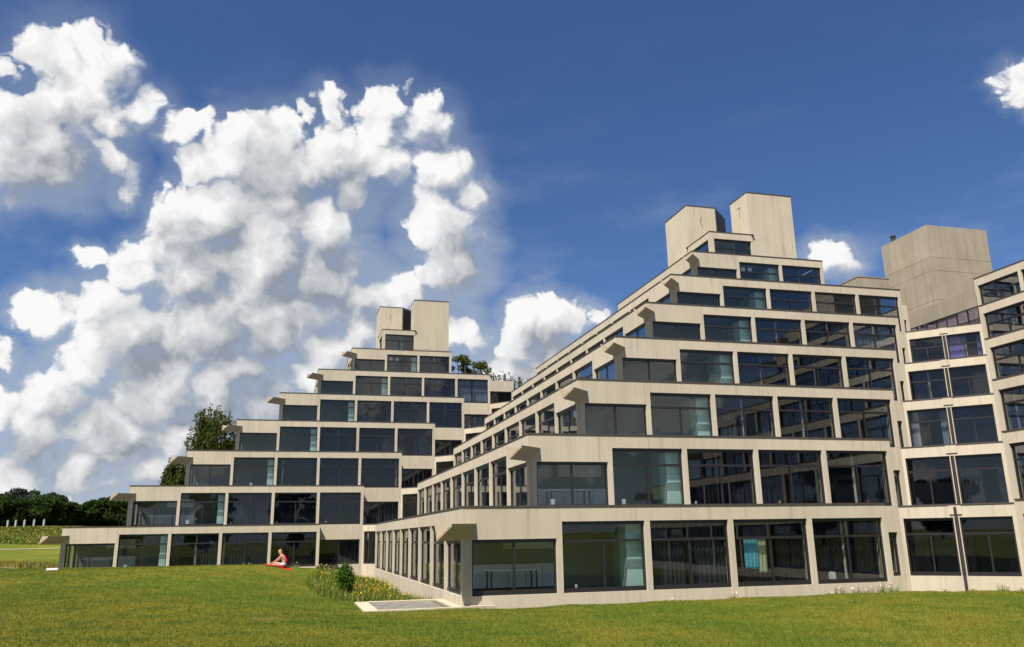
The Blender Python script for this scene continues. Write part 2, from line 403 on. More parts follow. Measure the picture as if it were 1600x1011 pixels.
def ziggurat(name, org, label, faces=('R', 'L'), group=None, seed=1):
    root = link(name, None, None, org, TH); tag(root, label, 'building', group)
    global rng
    rng = random.Random(seed)
    TOP = 25.22
    for lv in range(0, 9):
        b = MB().prism(poly(max(0, lv - 1)), lv * H - .34, lv * H - .012)
        o = link('floor_slab', b.mesh('floor_slab', FLOORI if lv == 0 else ROOFM), root)
        b = MB().prism([(x, y) for x, y in poly(max(0, lv - 1))], lv * H - .36, lv * H - .343)
        if lv: link('ceiling', b.mesh('ceiling', WALLP), root)
    for k in range(8):
        s = k * m; z = k * H; zt = (k + 1) * H
        nb = {'R': 5, 'L': 9} if k <= 5 else ({'R': 3, 'L': 4} if k == 6 else {'R': 1, 'L': 1})
        last = k == 7
        # corner panel
        cp = MB(); dp = LINT if last else DEEP; ce = m + (PW if last else .095)
        cp.prism([(0,0),(ce,0),(ce,.3),(.3,.3),(.3,ce),(0,ce)], zt - dp, zt - .052)
        link('fascia_panel', cp.mesh('corner_panel', CON), root, (s, s, 0))
        cpg = MB(); ext = m if k <= 5 else 0
        RL, LL = nb['R'] * m + PW + .02, nb['L'] * m + PW + .02
        pts = [(-.025,-.025),(RL,-.025)] + ([(RL, m),(RL-.3, m)] if ext else []) + [(RL-.3 if ext else RL,.28),(.28,.28),(.28,LL-.3 if ext else LL)]
        pts += ([(m, LL-.3),(m, LL)] if ext else [])
        pts += [(-.025, LL)]
        if not ext: pts = [(-.025,-.025),(RL,-.025),(RL,.28),(.28,.28),(.28,LL),(-.025,LL)]
        link('coping', cpg.prism(pts, zt - .05, zt).mesh('coping', COPE), root, (s, s, 0))
        # corner pillar
        link('pillar', cached(('cpil', last), lambda: MB().box(0, .30, 0, .30, 0, H - (LINT if last else DEEP) - .002).mesh('pillar', CON)), root, (s + .003, s + .003, z))
        if k <= 6: link('spout', spout_mesh(), root, (s, s, zt - DEEP))
        for face in ('R', 'L'):
            if face not in faces and k < 9 and face == 'R' : continue
            n = nb[face]
            def P(a, bb): return (s + a, s + bb) if face == 'R' else (s + bb, s + a)
            # long fascia panels of two bays
            a = 1
            while a < n:
                a2 = min(n, a + 2); st = a * m + .103; en = a2 * m + (.097 if a2 < n else PW)
                me_ = cached(('fas', face, round(en - st, 3)), lambda: fb(MB(), face, 0, en - st, 0, .3, -LINT, -.052).mesh('fascia_panel', CON))
                x, y = P(st, 0); link('fascia_panel', me_, root, (x, y, zt)); a = a2
            for i in range(1, n + 1):
                if last: continue
                if i == 1 and n > 1:
                    me_ = cached(('pil1', face), lambda: fb(fb(MB(), face, 0, .10, 0, .36, 0, H - DEEP - .004), face, .10, PW, 0, .36, 0, H - LINT - .002).mesh('pillar', CON))
                else: me_ = cached(('pil', face), lambda: fb(MB(), face, 0, PW, 0, .36, 0, H - LINT - .002).mesh('pillar', CON))
                x, y = P(i * m, .0); link('pillar', me_, root, (x, y, z))
            for i in range(n):
                a0 = i * m + (.303 if i == 0 else PW); a1 = (i + 1) * m
                if last: a1 = m
                low = i == 0 and not last
                x, y = P(a0, 0) if face == 'R' else P(a1, 0)
                stt = 'open' if i == 0 or (i == 1 and face == 'R') or last else state_for(face, i)
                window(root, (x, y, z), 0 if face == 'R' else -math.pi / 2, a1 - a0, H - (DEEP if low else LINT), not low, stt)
            # stepped-in low bay past the end of the facade
            if k <= 5:
                e0 = n * m
                me_ = cached(('ret', face), lambda: fb(MB(), face, 0, PW, .323, m + .3, 0, H - .053).mesh('return_wall', CON))
                x, y = P(e0, 0); link('return_wall', me_, root, (x, y, z))
                fasc = cached(('lowf', face), lambda: fb(MB(), face, PW + .004, m + PW, m, m + .3, H - DEEP, H - .006).mesh('fascia_panel', CON))
                link('fascia_panel', fasc, root, (x, y, z))
                pl = cached(('lowp', face), lambda: fb(MB(), face, m, m + PW, m, m + .36, 0, H - DEEP - .002).mesh('pillar', CON))
                link('pillar', pl, root, (x, y, z))
                x, y = P(e0 + PW, m) if face == 'R' else P(e0 + m, m)
                window(root, (x, y, z), 0 if face == 'R' else -math.pi / 2, m - PW, H - DEEP, False, 'closed')
            if k == 0:
                pl = MB(); fb(pl, face, 0 if face == 'R' else .3, n * m + PW, 0, .3, -1.5, -.002)
                link('plinth', pl.mesh('plinth', CON), root)
                pl = MB(); fb(pl, face, n * m + PW + .003, (n + 1) * m + PW, m, m + .3, -1.5, -.002)
                link('plinth', pl.mesh('plinth', CON), root)
                pl = MB(); fb(pl, face, n * m, n * m + PW, .303, m + .3, -1.5, -.002)
                link('plinth', pl.mesh('plinth', CON), root)
        # rooms
        zc = zt - .365
        iw = MB(); kw = MB()
        if k <= 5:
            iw.box(2*m+.2, 5*m, 4.0, 4.1, z, zc)
            for i in (3, 4): iw.box(i*m+.07, i*m+.17, .33, 4.0, z, zc)
            iw.box(5*m+.26, 6*m+.2, m+3.0, m+3.1, z, zc)
            iw.box(.33, 2*m+.07, m+.07, m+.17, z, zc)
            iw.box(4.0, 4.1, m+.17, 9*m, z, zc)
            for i in range(2, 9): iw.box(.33, 4.0, i*m+.07, i*m+.17, z, zc)
            iw.box(m+3.0, m+3.1, 9*m+.26, 10*m+.2, z, zc)
            kw.box(2*m+.07, 2*m+.17, .33, 4.0, z, zc)
            iw.box(6*m+.06, 6*m+.16, m+.38, m+3.0, z, zc); iw.box(m+.38, m+3.0, 10*m+.06, 10*m+.16, z, zc)
        elif k == 6:
            iw.box(.33, 3*m, 3.0, 3.1, z, zc); iw.box(3.0, 3.1, 3.1, 4*m, z, zc); kw.box(2*m+.07, 2*m+.17, .33, 3.0, z, zc)
            iw.box(3*m+.02, 3*m+PW, .33, 3*m, z, zt-.4); iw.box(.33, 3*m, 4*m+.02, 4*m+PW, z, zt-.4)
        else:
            iw.box(.4, m+.05, 2.0, 2.1, z, zc); iw.box(2.0, 2.1, .4, 2.0, z, zc)
        link('interior_wall', iw.mesh('interior_wall', WALLP), root, (s, s, 0))
        if k <= 6:
            cb = MB().box(2*m - .50, 2*m + .05, .50, 1.12, z, z + .98).box(2*m - .48, 2*m + .05, .52, 1.12, z + .99, z + 1.30).box(2*m - .50, 2*m + .05, .50, 1.12, z + 1.31, z + 2.12)  # block added to imitate the sun patch on the kitchen end wall
            link('sun_patch_block', cb.mesh('sun_patch_block', MINT_SUN), root, (s, s, 0))
        if kw.v: link('kitchen_wall', kw.mesh('kitchen_wall', MINT), root, (s, s, 0))
    # the two roof towers
    t1 = [(8*m,7*m),(9.14*m,7*m),(9.14*m,8.35*m),(8.6*m,8.35*m),(8*m,7.75*m)]
    t2 = [(y, x) for x, y in t1][::-1]
    t1 = [(x + .06, y + .02) for x, y in t1]; t2 = [(x + .02, y + .06) for x, y in t2]
    for tp in (t1, t2):
        cx = sum(p[0] for p in tp) / 5; cy = sum(p[1] for p in tp) / 5
        shrink = [(cx + (x - cx) * .992, cy + (y - cy) * .992) for x, y in tp]
        grow = [(cx + (x - cx) * 1.012, cy + (y - cy) * 1.012) for x, y in tp]
        b = MB().prism(tp, 6*H + .02, 7*H + .80).prism(shrink, 7*H + .80, 7*H + .83).prism(tp, 7*H + .83, TOP - .06)
        tw = link('roof_tower', b.mesh('roof_tower', CON), root)
        link('coping', MB().prism(grow, TOP - .06, TOP).mesh('coping', COPE), tw)
        link('lightning_rod', MB().tube((cx + .5, cy, TOP), (cx + .5, cy, TOP + 1.3), .012, .006, 6).mesh('lightning_rod', STEEL), tw)
        # thin dark bars forming a mark near the top of one face
        if tp is t2:
            x0, y0 = 7.42*m, 8*m + .05; q = [(-.10,.40),(-.22,.0),(-.02,-.42)]
            b = MB(); [b.tube((x0+q[j][0], y0, TOP-1.25+q[j][1]), (x0+q[j+1][0], y0, TOP-1.25+q[j+1][1]), .013) for j in range(2)]
        else:
            x0, y0 = 8*m + .05, 7.38*m; q = [(.22,.36),(-.18,.36),(-.02,-.40)]
            b = MB(); [b.tube((x0, y0+q[j][0], TOP-1.15+q[j][1]), (x0, y0+q[j+1][0], TOP-1.15+q[j+1][1]), .013) for j in range(2)]
        link('dark_mark', b.mesh('dark_mark', STEEL), tw)
    ch = [(7.75*m + .02, 8*m + .06), (8.35*m + .02, 8.6*m + .06)]  # dark slats added to darken the chamfer face of the tower
    lv = MB(); dx, dy = (ch[1][0] - ch[0][0]), (ch[1][1] - ch[0][1]); L_ = math.hypot(dx, dy); nrm = (dy / L_, -dx / L_)
    zz_ = 7*H + .9
    while zz_ < TOP - .2:
        a_, b_ = .03, .97; q = [(ch[0][0] + dx*a_ + nrm[0]*.012, ch[0][1] + dy*a_ + nrm[1]*.012), (ch[0][0] + dx*b_ + nrm[0]*.012, ch[0][1] + dy*b_ + nrm[1]*.012), (ch[0][0] + dx*b_ + nrm[0]*.05, ch[0][1] + dy*b_ + nrm[1]*.05), (ch[0][0] + dx*a_ + nrm[0]*.05, ch[0][1] + dy*a_ + nrm[1]*.05)][::-1]
        lv.prism(q, zz_, zz_ + .16); zz_ += .17
    link('chamfer_slats', lv.mesh('chamfer_slats', COPE), root)
    for (x, y) in ((8*m+PW, 7*m-.03), (7*m-.03, 8*m+PW)):
        link('rainwater_outlet', cached('outlet', lambda: MB().box(-.07,.07,-.07,.07,-.16,-.03).mesh('outlet', STEEL)), root, (x, y, 8*H))
    return root

def link_block(root, E1, E2, storeys, mats=None, plinth=True):
    E1, E2 = Vector((*E1, 0)), Vector((*E2, 0)); d = E2 - E1; Ln = d.length; ang = math.atan2(d.y, d.x); mid = Ln / 2
    wd = mid - .11 - .13
    fas = MB().box(0, Ln, 0, .3, H - LINT, H - .052).mesh('fascia_panel', CON)
    cop = MB().box(0, Ln, -.025, .28, H - .05, H).mesh('coping', COPE)
    pil = MB().box(0, .13, 0, .36, 0, H - LINT - .002).mesh('pillar', CON)
    thin = MB().box(0, .04, 0, .30, 0, H - LINT - .002).mesh('pillar', CON)
    pipe = MB().tube((0, .07, 0), (0, .07, H - .12), .055, n=10).box(-.065, .065, .20, .28, 0, H - LINT - .002).mesh('drainpipe', STEEL)
    hop = MB().box(-.22, .22, -.045, -.002, H - .40, H - .06).mesh('hopper', CON)
    dep = 1.25 * m
    for k in range(storeys):
        o = (E1.x + k * m, E1.y + k * m, k * H)
        def at(a): return (o[0] + math.cos(ang) * a, o[1] + math.sin(ang) * a, o[2])
        link('fascia_panel', fas, root, o, ang); link('coping', cop, root, o, ang)
        link('pillar', pil, root, o, ang); link('pillar', pil, root, at(Ln - .13), ang)
        link('pillar', thin, root, at(mid - .11), ang); link('pillar', thin, root, at(mid + .07), ang)
        link('drainpipe', pipe if k else MB().tube((0, -.06, -.6), (0, -.06, H - .12), .055, n=10).box(-.065, .065, .20, .28, 0, H - LINT - .002).mesh('drainpipe', STEEL), root, at(mid), ang); link('hopper', hop, root, at(mid), ang)
        window(root, at(.13), ang, wd, H - LINT, True, rng.choices(('closed', 'side', 'half'), (.5, .25, .25))[0])
        mm = BLUEC if k == 4 else None
        window(root, at(mid + .11), ang, wd, H - LINT, True, 'half' if k == 4 else rng.choices(('closed', 'side', 'half'), (.5, .25, .25))[0], mm)
        b = MB().box(.0, Ln, .31, dep + 2.5, -.34, -.012)
        if k == 0: link('floor_slab', b.mesh('floor_slab', ROOFM), root, o, ang)
        b = MB().box(-.6, Ln + .6, .31, dep + 2.5, H - .34, H - .012); link('floor_slab', b.mesh('floor_slab', ROOFM), root, o, ang)
        b = MB().box(0, Ln, 3.6, 3.7, 0, H - .36).box(mid - .05, mid + .05, .33, 3.6, 0, H - .36).box(-.1, 0, .33, 3.6, 0, H - .36).box(Ln, Ln + .1, .33, 3.6, 0, H - .36)
        link('interior_wall', b.mesh('interior_wall', WALLP), root, o, ang)
    if plinth: link('plinth', MB().box(0, Ln, 0, .3, -1.5, -.002).mesh('plinth', CON), root, E1, ang)

main_z = ziggurat('stepped_residence', M_ORG, 'stepped beige concrete residence with paved slab at its foot, large near facade', group=None, seed=5)
left_z = ziggurat('stepped_residence', L_ORG, 'stepped concrete residence beyond the lawn, behind the seated sunbather', seed=9)
next_z = ziggurat('stepped_residence', N_ORG, 'stepped concrete residence joined to the drainpipe block, mostly cut off', faces=('L',), seed=13)
rng = random.Random(21)
link_block(main_z, (6*m + PW, m), (7*m, PW), 5)
dl = M_ORG - L_ORG; lu, lv_ = dl.dot(UX), dl.dot(VX)
link_block(left_z, (6*m + PW, m), (lu + m, lv_ + 10*m + PW), 5)

# ------------------------------------------------------------------ stair tower between main and next residence
st = link('stair_tower', None, None, mloc(12*m, 6*m, 0), TH)
tag(st, 'weathered plain concrete stair tower with rust streaks rising behind the drainpipe block', 'tower')
zt_ = 16.95
b0 = MB(); x0, x1, y0, y1 = .19*m, 1.87*m, .32*m, 1.86*m; TT = 22.98
zs = [12.0, 17.4, 19.55, 20.55, TT]
for i in range(4):
    nm = MB().box(x0, x1, y0, y1, zs[i] + (.02 if i else 0), zs[i+1]); link('concrete_lift', nm.mesh('concrete_lift', CON_RUST), st)
    if i: link('joint', MB().box(x0 + .03, x1 - .03, y0 + .03, y1 - .03, zs[i] - .01, zs[i] + .03).mesh('joint', CON_OLD), st)
link('vent_pipe', MB().tube((x0 + .25, y1 - 1.1, TT), (x0 + .25, y1 - 1.1, TT + .40), .16, n=12).tube((x0 + .25, y1 - 1.1, TT + .40), (x0 + .25, y1 - 1.1, TT + .52), .22, n=12).mesh('vent_pipe', STEEL), st)
# top-lit landing: deep weathered fascia over a strip of pink-curtained windows
link('fascia_panel', MB().box(0, .3, -1.25*m, .0*m, zt_ - 1.15, zt_).mesh('fascia_panel', CON_OLD), st)
link('fascia_panel', MB().box(0, .3, .006, 1.45*m, zt_ - 1.15, zt_).mesh('fascia_panel', CON_OLD), st)
link('roof', MB().box(.3, 2.2*m, -1.3*m, 2*m, zt_ - .4, zt_ - .05).mesh('roof', ROOFM), st)
link('landing_wall', MB().box(1.2, 1.3, -1.3*m, 1.5*m, 13.0, zt_ - .41).mesh('landing_wall', WALLP), st)
yy = -1.25*m
for i in range(9):
    wdt = .92
    w_ = link('window', cached(('clere',), lambda: MB().box(-.05,.02,0,.05,0,2.2).box(-.05,.02,.05,wdt,2.15,2.2).box(-.05,.02,.05,wdt,0,.06).box(-.05,.01,.05,wdt,1.35,1.40).mesh('window_frame', FRAME)), st, (0, yy, zt_ - 1.15 - 2.2))
    link('pane', cached(('clerep',), lambda: MB().box(0,.012,0,wdt-.05,0,2.1).mesh('pane', GLASS)), w_, (-.02, .05, .05))
    link('curtain', curtain_mesh(wdt, 2.15, PINK, i % 3, .010), w_, (.045, wdt, 0), -math.pi / 2)
    yy += wdt
rb = link('roof_plant_room', None, None, mloc(10.34*m, 6.54*m, 0), TH); tag(rb, 'low plain concrete box on the roof beside the stair tower', 'plant room')
link('wall', MB().box(0, 2.55, 0, 1.95, 6*H - .0, 18.90).mesh('wall', CON_RUST), rb)
link('roof', MB().box(-.03, 2.58, -.03, 1.98, 18.901, 18.97).mesh('roof', CON_OLD), rb)

# ------------------------------------------------------------------ paved slab at the corner of the main residence
pav = link('pavement', None, None, mloc(0, 0, -.30), TH); tag(pav, 'pale kerbed slab of grey stone setts at the residence corner', kind='structure')
KERB = material('kerb_concrete', concrete((.40, .345, .25), .10, .15), .9, .2)
SETT = material('stone_sett', plain((.20, .18, .155), .35, 9, .5, 30), .9, .2)
MORT = material('sett_joint', plain((.10, .09, .07), .3, 6), .95, .1)
link('bedding', MB().box(-2.9, -.35, -.25, 3.2, -.3, -.015).mesh('bedding', MORT), pav)
for (x0, x1, y0, y1) in ((-3.05,-2.62,-.45,1.45),(-3.05,-2.62,1.46,3.4),(-2.61,-1.2,3.08,3.4),(-1.19,-.02,3.08,3.4),(-2.61,-1.3,-.45,-.22),(-1.29,.2,-.45,-.22),(-.34,-.02,-.21,1.5),(-.34,-.02,1.51,3.07),(.21,1.0,-.36,-.03)):
    link('kerb_stone', MB().box(x0, x1, y0, y1, -.35, .03 + nr.uniform(-.008, .008)).mesh('kerb_stone', KERB), pav)
setts = [MB().prism([(.008+nr.uniform(0,.012),.008),(.20,.006+nr.uniform(0,.012)),(.198-nr.uniform(0,.014),.19),(.01,.192-nr.uniform(0,.012))], -.06, .0).mesh('sett', SETT) for _ in range(5)]
for i in range(11):
    for j in range(16):
        x = -2.60 + i * .205; y = -.20 + j * .203
        if x > -.56: continue
        link('sett', setts[nr.randint(5)], pav, (x, y, nr.uniform(-.012, .016)), 0)

# ------------------------------------------------------------------ path strips on the far left
PATH = material('path_gravel', plain((.30, .26, .18), .25, 2), .95, .1)
def strip(pts, wd, lab):
    v = []; f = []
    for i in range(len(pts) - 1):
        a, b = Vector(pts[i]), Vector(pts[i + 1]); n = max(2, int((b - a).length / 1.0)); nrm = Vector((-(b - a).y, (b - a).x)).normalized() * wd / 2
        for j in range(n + (i == len(pts) - 2)):
            p = a.lerp(b, j / n)
            for sg in (-1, 1): q = p + nrm * sg; v.append((q.x, q.y, gz(q.x, q.y) + .05))
    f = [(2*i, 2*i+2, 2*i+3, 2*i+1) for i in range(len(v) // 2 - 1)]
    me = bpy.data.meshes.new('path'); me.from_pydata(v, [], f); me.materials.append(PATH)
    tag(link('path', me), lab, kind='structure')
a_, b_ = at_depth(-120, 888, 56), at_depth(103, 888, 53)
strip([(a_.x, a_.y), (b_.x, b_.y)], .35, 'pale narrow path along the lawn edge')
a_, b_ = at_depth(-120, 858, 88), at_depth(140, 852, 96)
strip([(a_.x, a_.y), ((a_.x + b_.x) / 2, (a_.y + b_.y) / 2 - 1), (b_.x, b_.y)], .9, 'pale track below the long-grass bank')

# ------------------------------------------------------------------ leaves and trees
def leaf_material(name, c1, c2, tr=.35):
    mt = bpy.data.materials.new(name); mt.use_nodes = True; t = mt.node_tree; k = NT(t); t.nodes.remove(t.nodes['Principled BSDF'])
    geo = k.n('ShaderNodeNewGeometry'); nz = k.noise(geo.outputs['Position'], 1.1, 3, .6)
    nz2 = k.noise(geo.outputs['Position'], 14, 2, .6)
    c = k.mix(k.ramp(k.math('MULTIPLY_ADD', nz2, .5, k.math('MULTIPLY', nz, .6)), .35, .75), c1 + (1,), c2 + (1,))
    d = k.n('ShaderNodeBsdfDiffuse'); tl = k.n('ShaderNodeBsdfTranslucent'); mx = k.n('ShaderNodeMixShader'); mx.inputs[0].default_value = tr
    t.links.new(c, d.inputs[0]); t.links.new(c, tl.inputs[0]); t.links.new(d.outputs[0], mx.inputs[1]); t.links.new(tl.outputs[0], mx.inputs[2])
    t.links.new(mx.outputs[0], t.nodes['Material Output'].inputs[0]); return mt
BARK = material('bark', plain((.10, .085, .07), .3, 5, .5, 12), .95, .1)
LEAF = {'dark': leaf_material('leaf_dark', (.016, .030, .007), (.045, .075, .018)),
        'blue': leaf_material('leaf_blue', (.030, .048, .030), (.075, .10, .062)),
        'olive': leaf_material('leaf_olive', (.035, .048, .010), (.095, .115, .026)),
        'bright': leaf_material('leaf_bright', (.028, .070, .008), (.085, .165, .022))}
def quads(P, size, mat, hang=0., asp=.55):
    n = len(P); d = nr.normal(size=(n, 3)); d[:, 2] = d[:, 2] * (1 - hang) - hang * 1.5
    d /= np.linalg.norm(d, axis=1)[:, None]
    e = np.cross(d, nr.normal(size=(n, 3))); e /= np.linalg.norm(e, axis=1)[:, None]
    sz = size * nr.uniform(.6, 1.3, n)[:, None]
    a = d * sz * .5; b = e * sz * .5 * asp
    V = np.stack([P - a, P + b, P + a, P - b], 1).reshape(-1, 3)
    me = bpy.data.meshes.new('crown'); me.vertices.add(4 * n); me.vertices.foreach_set('co', V.ravel())
    me.loops.add(4 * n); me.loops.foreach_set('vertex_index', np.arange(4 * n)); me.polygons.add(n)
    me.polygons.foreach_set('loop_start', np.arange(0, 4 * n, 4)); me.polygons.foreach_set('loop_total', np.full(n, 4))
    me.update(); me.validate(); me.materials.append(mat); return me
def tree(name, x, y, ht, rad, kind, n, size, label, group=None, trunk=.25, weep=False, zb=None, nb=None, sig=1.0):
    z0_ = gz(x, y) - .1 if zb is None else zb
    root = link(name, None, None, (x, y, z0_)); tag(root, label, 'tree', group)
    b = MB(); top = Vector((nr.uniform(-.3, .3), nr.uniform(-.3, .3), ht * (.92 if weep else .7)))
    b.tube((0, 0, 0), top * .5, .03 * ht * .8 + .05, .02 * ht, 8); b.tube(top * .5, top, .02 * ht, .006 * ht, 8)
    cl = []
    nb = nb or (26 if not weep else 40)
    for i in range(nb):
        t = nr.uniform(trunk, .95); an = nr.uniform(0, 2 * math.pi)
        prof = math.sin(math.pi * min(1, (t - trunk * .6) / (1.08 - trunk * .6))) ** .6 if not weep else max(.15, 1 - abs((t - .55) / .52) ** 2.2) ** .5
        r = rad * prof * nr.uniform(.45, 1.0)
        c = Vector((math.cos(an) * r, math.sin(an) * r, t * ht)); cl.append(c)
        base = top * min(.95, max(.2, t - .22)) * (1 / .92 if weep else 1 / .7) * .75
        b.tube(base, c, .007 * ht, .002 * ht, 5)
    link('trunk', b.mesh('trunk', BARK), root)
    P = []
    per = n // nb
    for c in cl:
        if weep:
            for s_ in range(max(3, per // 60)):
                o = np.array(c) + nr.normal(size=3) * rad * .13; L_ = ht * nr.uniform(.12, .34); q = max(12, per // max(3, per // 60))
                tt = nr.uniform(0, 1, q); sw = nr.normal(size=2) * .12 * L_
                P.append(np.column_stack([o[0] + sw[0] * tt + nr.normal(size=q) * .13, o[1] + sw[1] * tt + nr.normal(size=q) * .13, o[2] + .3 - tt * L_]))
        else:
            sg = rad * nr.uniform(.16, .27) * sig
            q = nr.normal(size=(per, 3)); q /= np.linalg.norm(q, axis=1)[:, None] / (nr.uniform(.3, 1.0, per) ** .5)[:, None]
            P.append(np.array(c) + q * sg * np.array([1.25, 1.25, .85]) * 1.3)
    P = np.concatenate(P); P = P[P[:, 2] > .25]
    link('crown', quads(P, size, LEAF[kind], .75 if weep else .1), root)
    return root
# weeping trees behind the far residence
for (px, py, Y, rad, kind, lab) in ((341,628,84,2.5,'olive','weeping olive-green tree showing above the third terrace of the far residence'),
        (283,708,80,1.5,'olive','weeping tree showing beside the spout of the far residence'),
        (790,560,100,3.8,'olive','weeping tree between the two residences, above the roof gap')):
    p = at_depth(px, py, Y); g0 = gz(p.x, p.y); tree('weeping_tree', p.x, p.y, p.z - g0, rad, kind, 30000, .26, lab, weep=True)
p = at_depth(736, 541, 112); tree('birch_tree', p.x, p.y, p.z - gz(p.x, p.y), 3.4, 'olive', 16000, .30, 'slender light green treetop beside the far residence tower', trunk=.30, nb=110, sig=.55)
p = at_depth(714, 560, 116); tree('spruce_tree', p.x, p.y, p.z - gz(p.x, p.y), 2.4, 'dark', 6000, .40, 'dark narrow treetop close to the far residence roof', trunk=.4, nb=70, sig=.7)
# wood on the far left
wl = [(8,772,135,'blue'),(28,764,150,'blue'),(52,772,146,'blue'),(74,767,152,'blue'),(88,785,140,'dark'),(100,797,136,'dark'),(120,792,138,'dark'),(140,786,142,'dark'),(160,779,140,'dark'),(178,780,145,'dark'),(196,776,140,'dark'),(-25,770,140,'dark'),(40,795,126,'dark'),(14,798,124,'dark'),(68,800,126,'dark'),(212,790,140,'dark'),(-60,768,145,'blue')]
for (px, py, Y, kind) in wl:
    p = at_depth(px, py, Y); g0 = gz(p.x, p.y); hh = p.z - g0
    tree('broadleaf_tree', p.x, p.y, max(4, hh), max(2.8, hh * .52), kind, 5200, .62, {'blue': 'grey-green broadleaf tree in the wood beyond the bank', 'dark': 'dark green broadleaf tree in the wood beyond the bank'}[kind], {'blue': 'grey-green trees of the far wood', 'dark': 'dark trees of the far wood'}[kind], trunk=.12)
# a line of trees on the open side of the lawn, seen mirrored in the ground-floor glass
for i, (x, y) in enumerate(((-46,-62),(-30,-70),(-14,-66),(2,-72),(18,-64),(-62,-55))):
    tree('lawn_tree', x, y, 11 + (i * 37 % 5), 5.0, 'dark', 3600, 1.0, 'broadleaf tree on the open side of the lawn, mirrored in ground-floor windows', 'trees mirrored in the windows', trunk=.12)

# ------------------------------------------------------------------ shrub, wild flowers, weeds
p = at_depth(540, 912, 33.5); gzz = gz(p.x, p.y)
sh = link('shrub', None, None, (p.x, p.y, gzz)); tag(sh, 'dense upright green shrub standing in the wildflower bed', 'shrub')
b = MB()
for i in range(9):
    a = nr.uniform(0, 6.28); b.tube((.05*math.cos(a), .05*math.sin(a), -.05), (.25*math.cos(a), .25*math.sin(a), .55), .014, .006, 5)
link('stem', b.mesh('stem', BARK), sh)
q = nr.normal(size=(2600, 3)); q /= np.linalg.norm(q, axis=1)[:, None]; q *= (nr.uniform(0, 1, 2600) ** .4)[:, None]
zz = q[:, 2] * .60 + .70; q = np.column_stack([q[:, 0] * (.31 + .09 * np.sin(zz * 7 + q[:, 1] * 6)) + .05 * np.sin(zz * 5), q[:, 1] * .31, zz]) + nr.normal(size=(2600, 3)) * .03
link('crown', quads(q, .085, LEAF['bright'], 0, .6), sh)

def colour(name, c, var=.15): return material(name, plain(c, var, 8), .9, .1)
BL1 = colour('grass_green', (.085, .115, .015), .35); BL2 = colour('grass_straw', (.24, .19, .05), .3)
BL3 = colour('herb_green', (.05, .10, .012), .3)
FY = colour('yellow_flower', (.75, .52, .02)); FY2 = colour('pale_yellow_flower', (.60, .50, .12)); FO = colour('orange_flower', (.70, .30, .10)); FW = colour('white_flower', (.75, .70, .68))
def blades(name, pts, hts, wid, mats, lean=.35, flowers=None):
    n = len(pts); a = nr.uniform(0, 2 * math.pi, n); l = nr.uniform(0, lean, n) * hts; la = nr.uniform(0, 2 * math.pi, n)
    dx, dy = np.cos(a) * wid / 2, np.sin(a) * wid / 2
    z = pts[:, 2]
    tip = np.column_stack([pts[:, 0] + np.cos(la) * l, pts[:, 1] + np.sin(la) * l, z + hts])
    V = np.stack([np.column_stack([pts[:, 0] - dx, pts[:, 1] - dy, z - .03]), np.column_stack([pts[:, 0] + dx, pts[:, 1] + dy, z - .03]), tip], 1).reshape(-1, 3).tolist()
    Fc = [(3*i, 3*i+1, 3*i+2) for i in range(n)]; mi = nr.choice(len(mats[0]), n, p=mats[1]).tolist(); ml = list(mats[0])
    if flowers is not None:
        fi, fm, fs = flowers
        base = len(ml); ml += fm
        for i in fi:
            c = tip[i]; k0 = len(V); s_ = fs * nr.uniform(.6, 1.4)
            for rr in range(2):
                r_ = nr.normal(size=(3, 3)); u_ = r_[0] / np.linalg.norm(r_[0]); v_ = np.cross(u_, r_[1]); v_ /= np.linalg.norm(v_)
                k0 = len(V); V += [(c + u_*s_).tolist(), (c + v_*s_).tolist(), (c - u_*s_).tolist(), (c - v_*s_).tolist()]
                Fc.append((k0, k0+1, k0+2, k0+3)); mi.append(base + min(len(fm) - 1, int(nr.choice([0, 0, 0, 0, 1, 2]))))
    me = bpy.data.meshes.new(name); me.from_pydata(V, [], Fc); me.update()
    for mm in ml: me.materials.append(mm)
    me.polygons.foreach_set('material_index', mi); return me
# wild bed between lawn and main residence, in its local frame
nb_ = 24000
v_ = nr.uniform(3.5, 27, nb_); lim = np.interp(v_, [3.4, 8, 14, 20, 27], [-3.0, -4.3, -4.4, -3.7, -2.6])
u_ = lim * nr.beta(1.1, 1.5, nb_) - .15
wx = M_ORG.x + UX.x * u_ + VX.x * v_; wy = M_ORG.y + UX.y * u_ + VX.y * v_
pts = np.column_stack([wx, wy, gz_arr(np.column_stack([wx, wy]))])
clump = np.array([mnoise.noise(Vector((x * .8, y * .8, 3))) for x, y in zip(wx, wy)])
hts = np.clip(.20 + clump * .36 + nr.normal(size=nb_) * .10, .05, .65)
fl = np.where((nr.uniform(0, 1, nb_) < np.clip(.015 + clump * .22, 0, .16)))[0]
tag(link('wildflower_bed', blades('wildflower_bed', pts, hts, .030, ((BL1, BL2, BL3), (.36, .22, .42)), .8, (fl, [FY, FY2, FO], .024))), 'tall grass with yellow and orange wild flowers beside the main residence', 'wildflowers', kind='stuff')
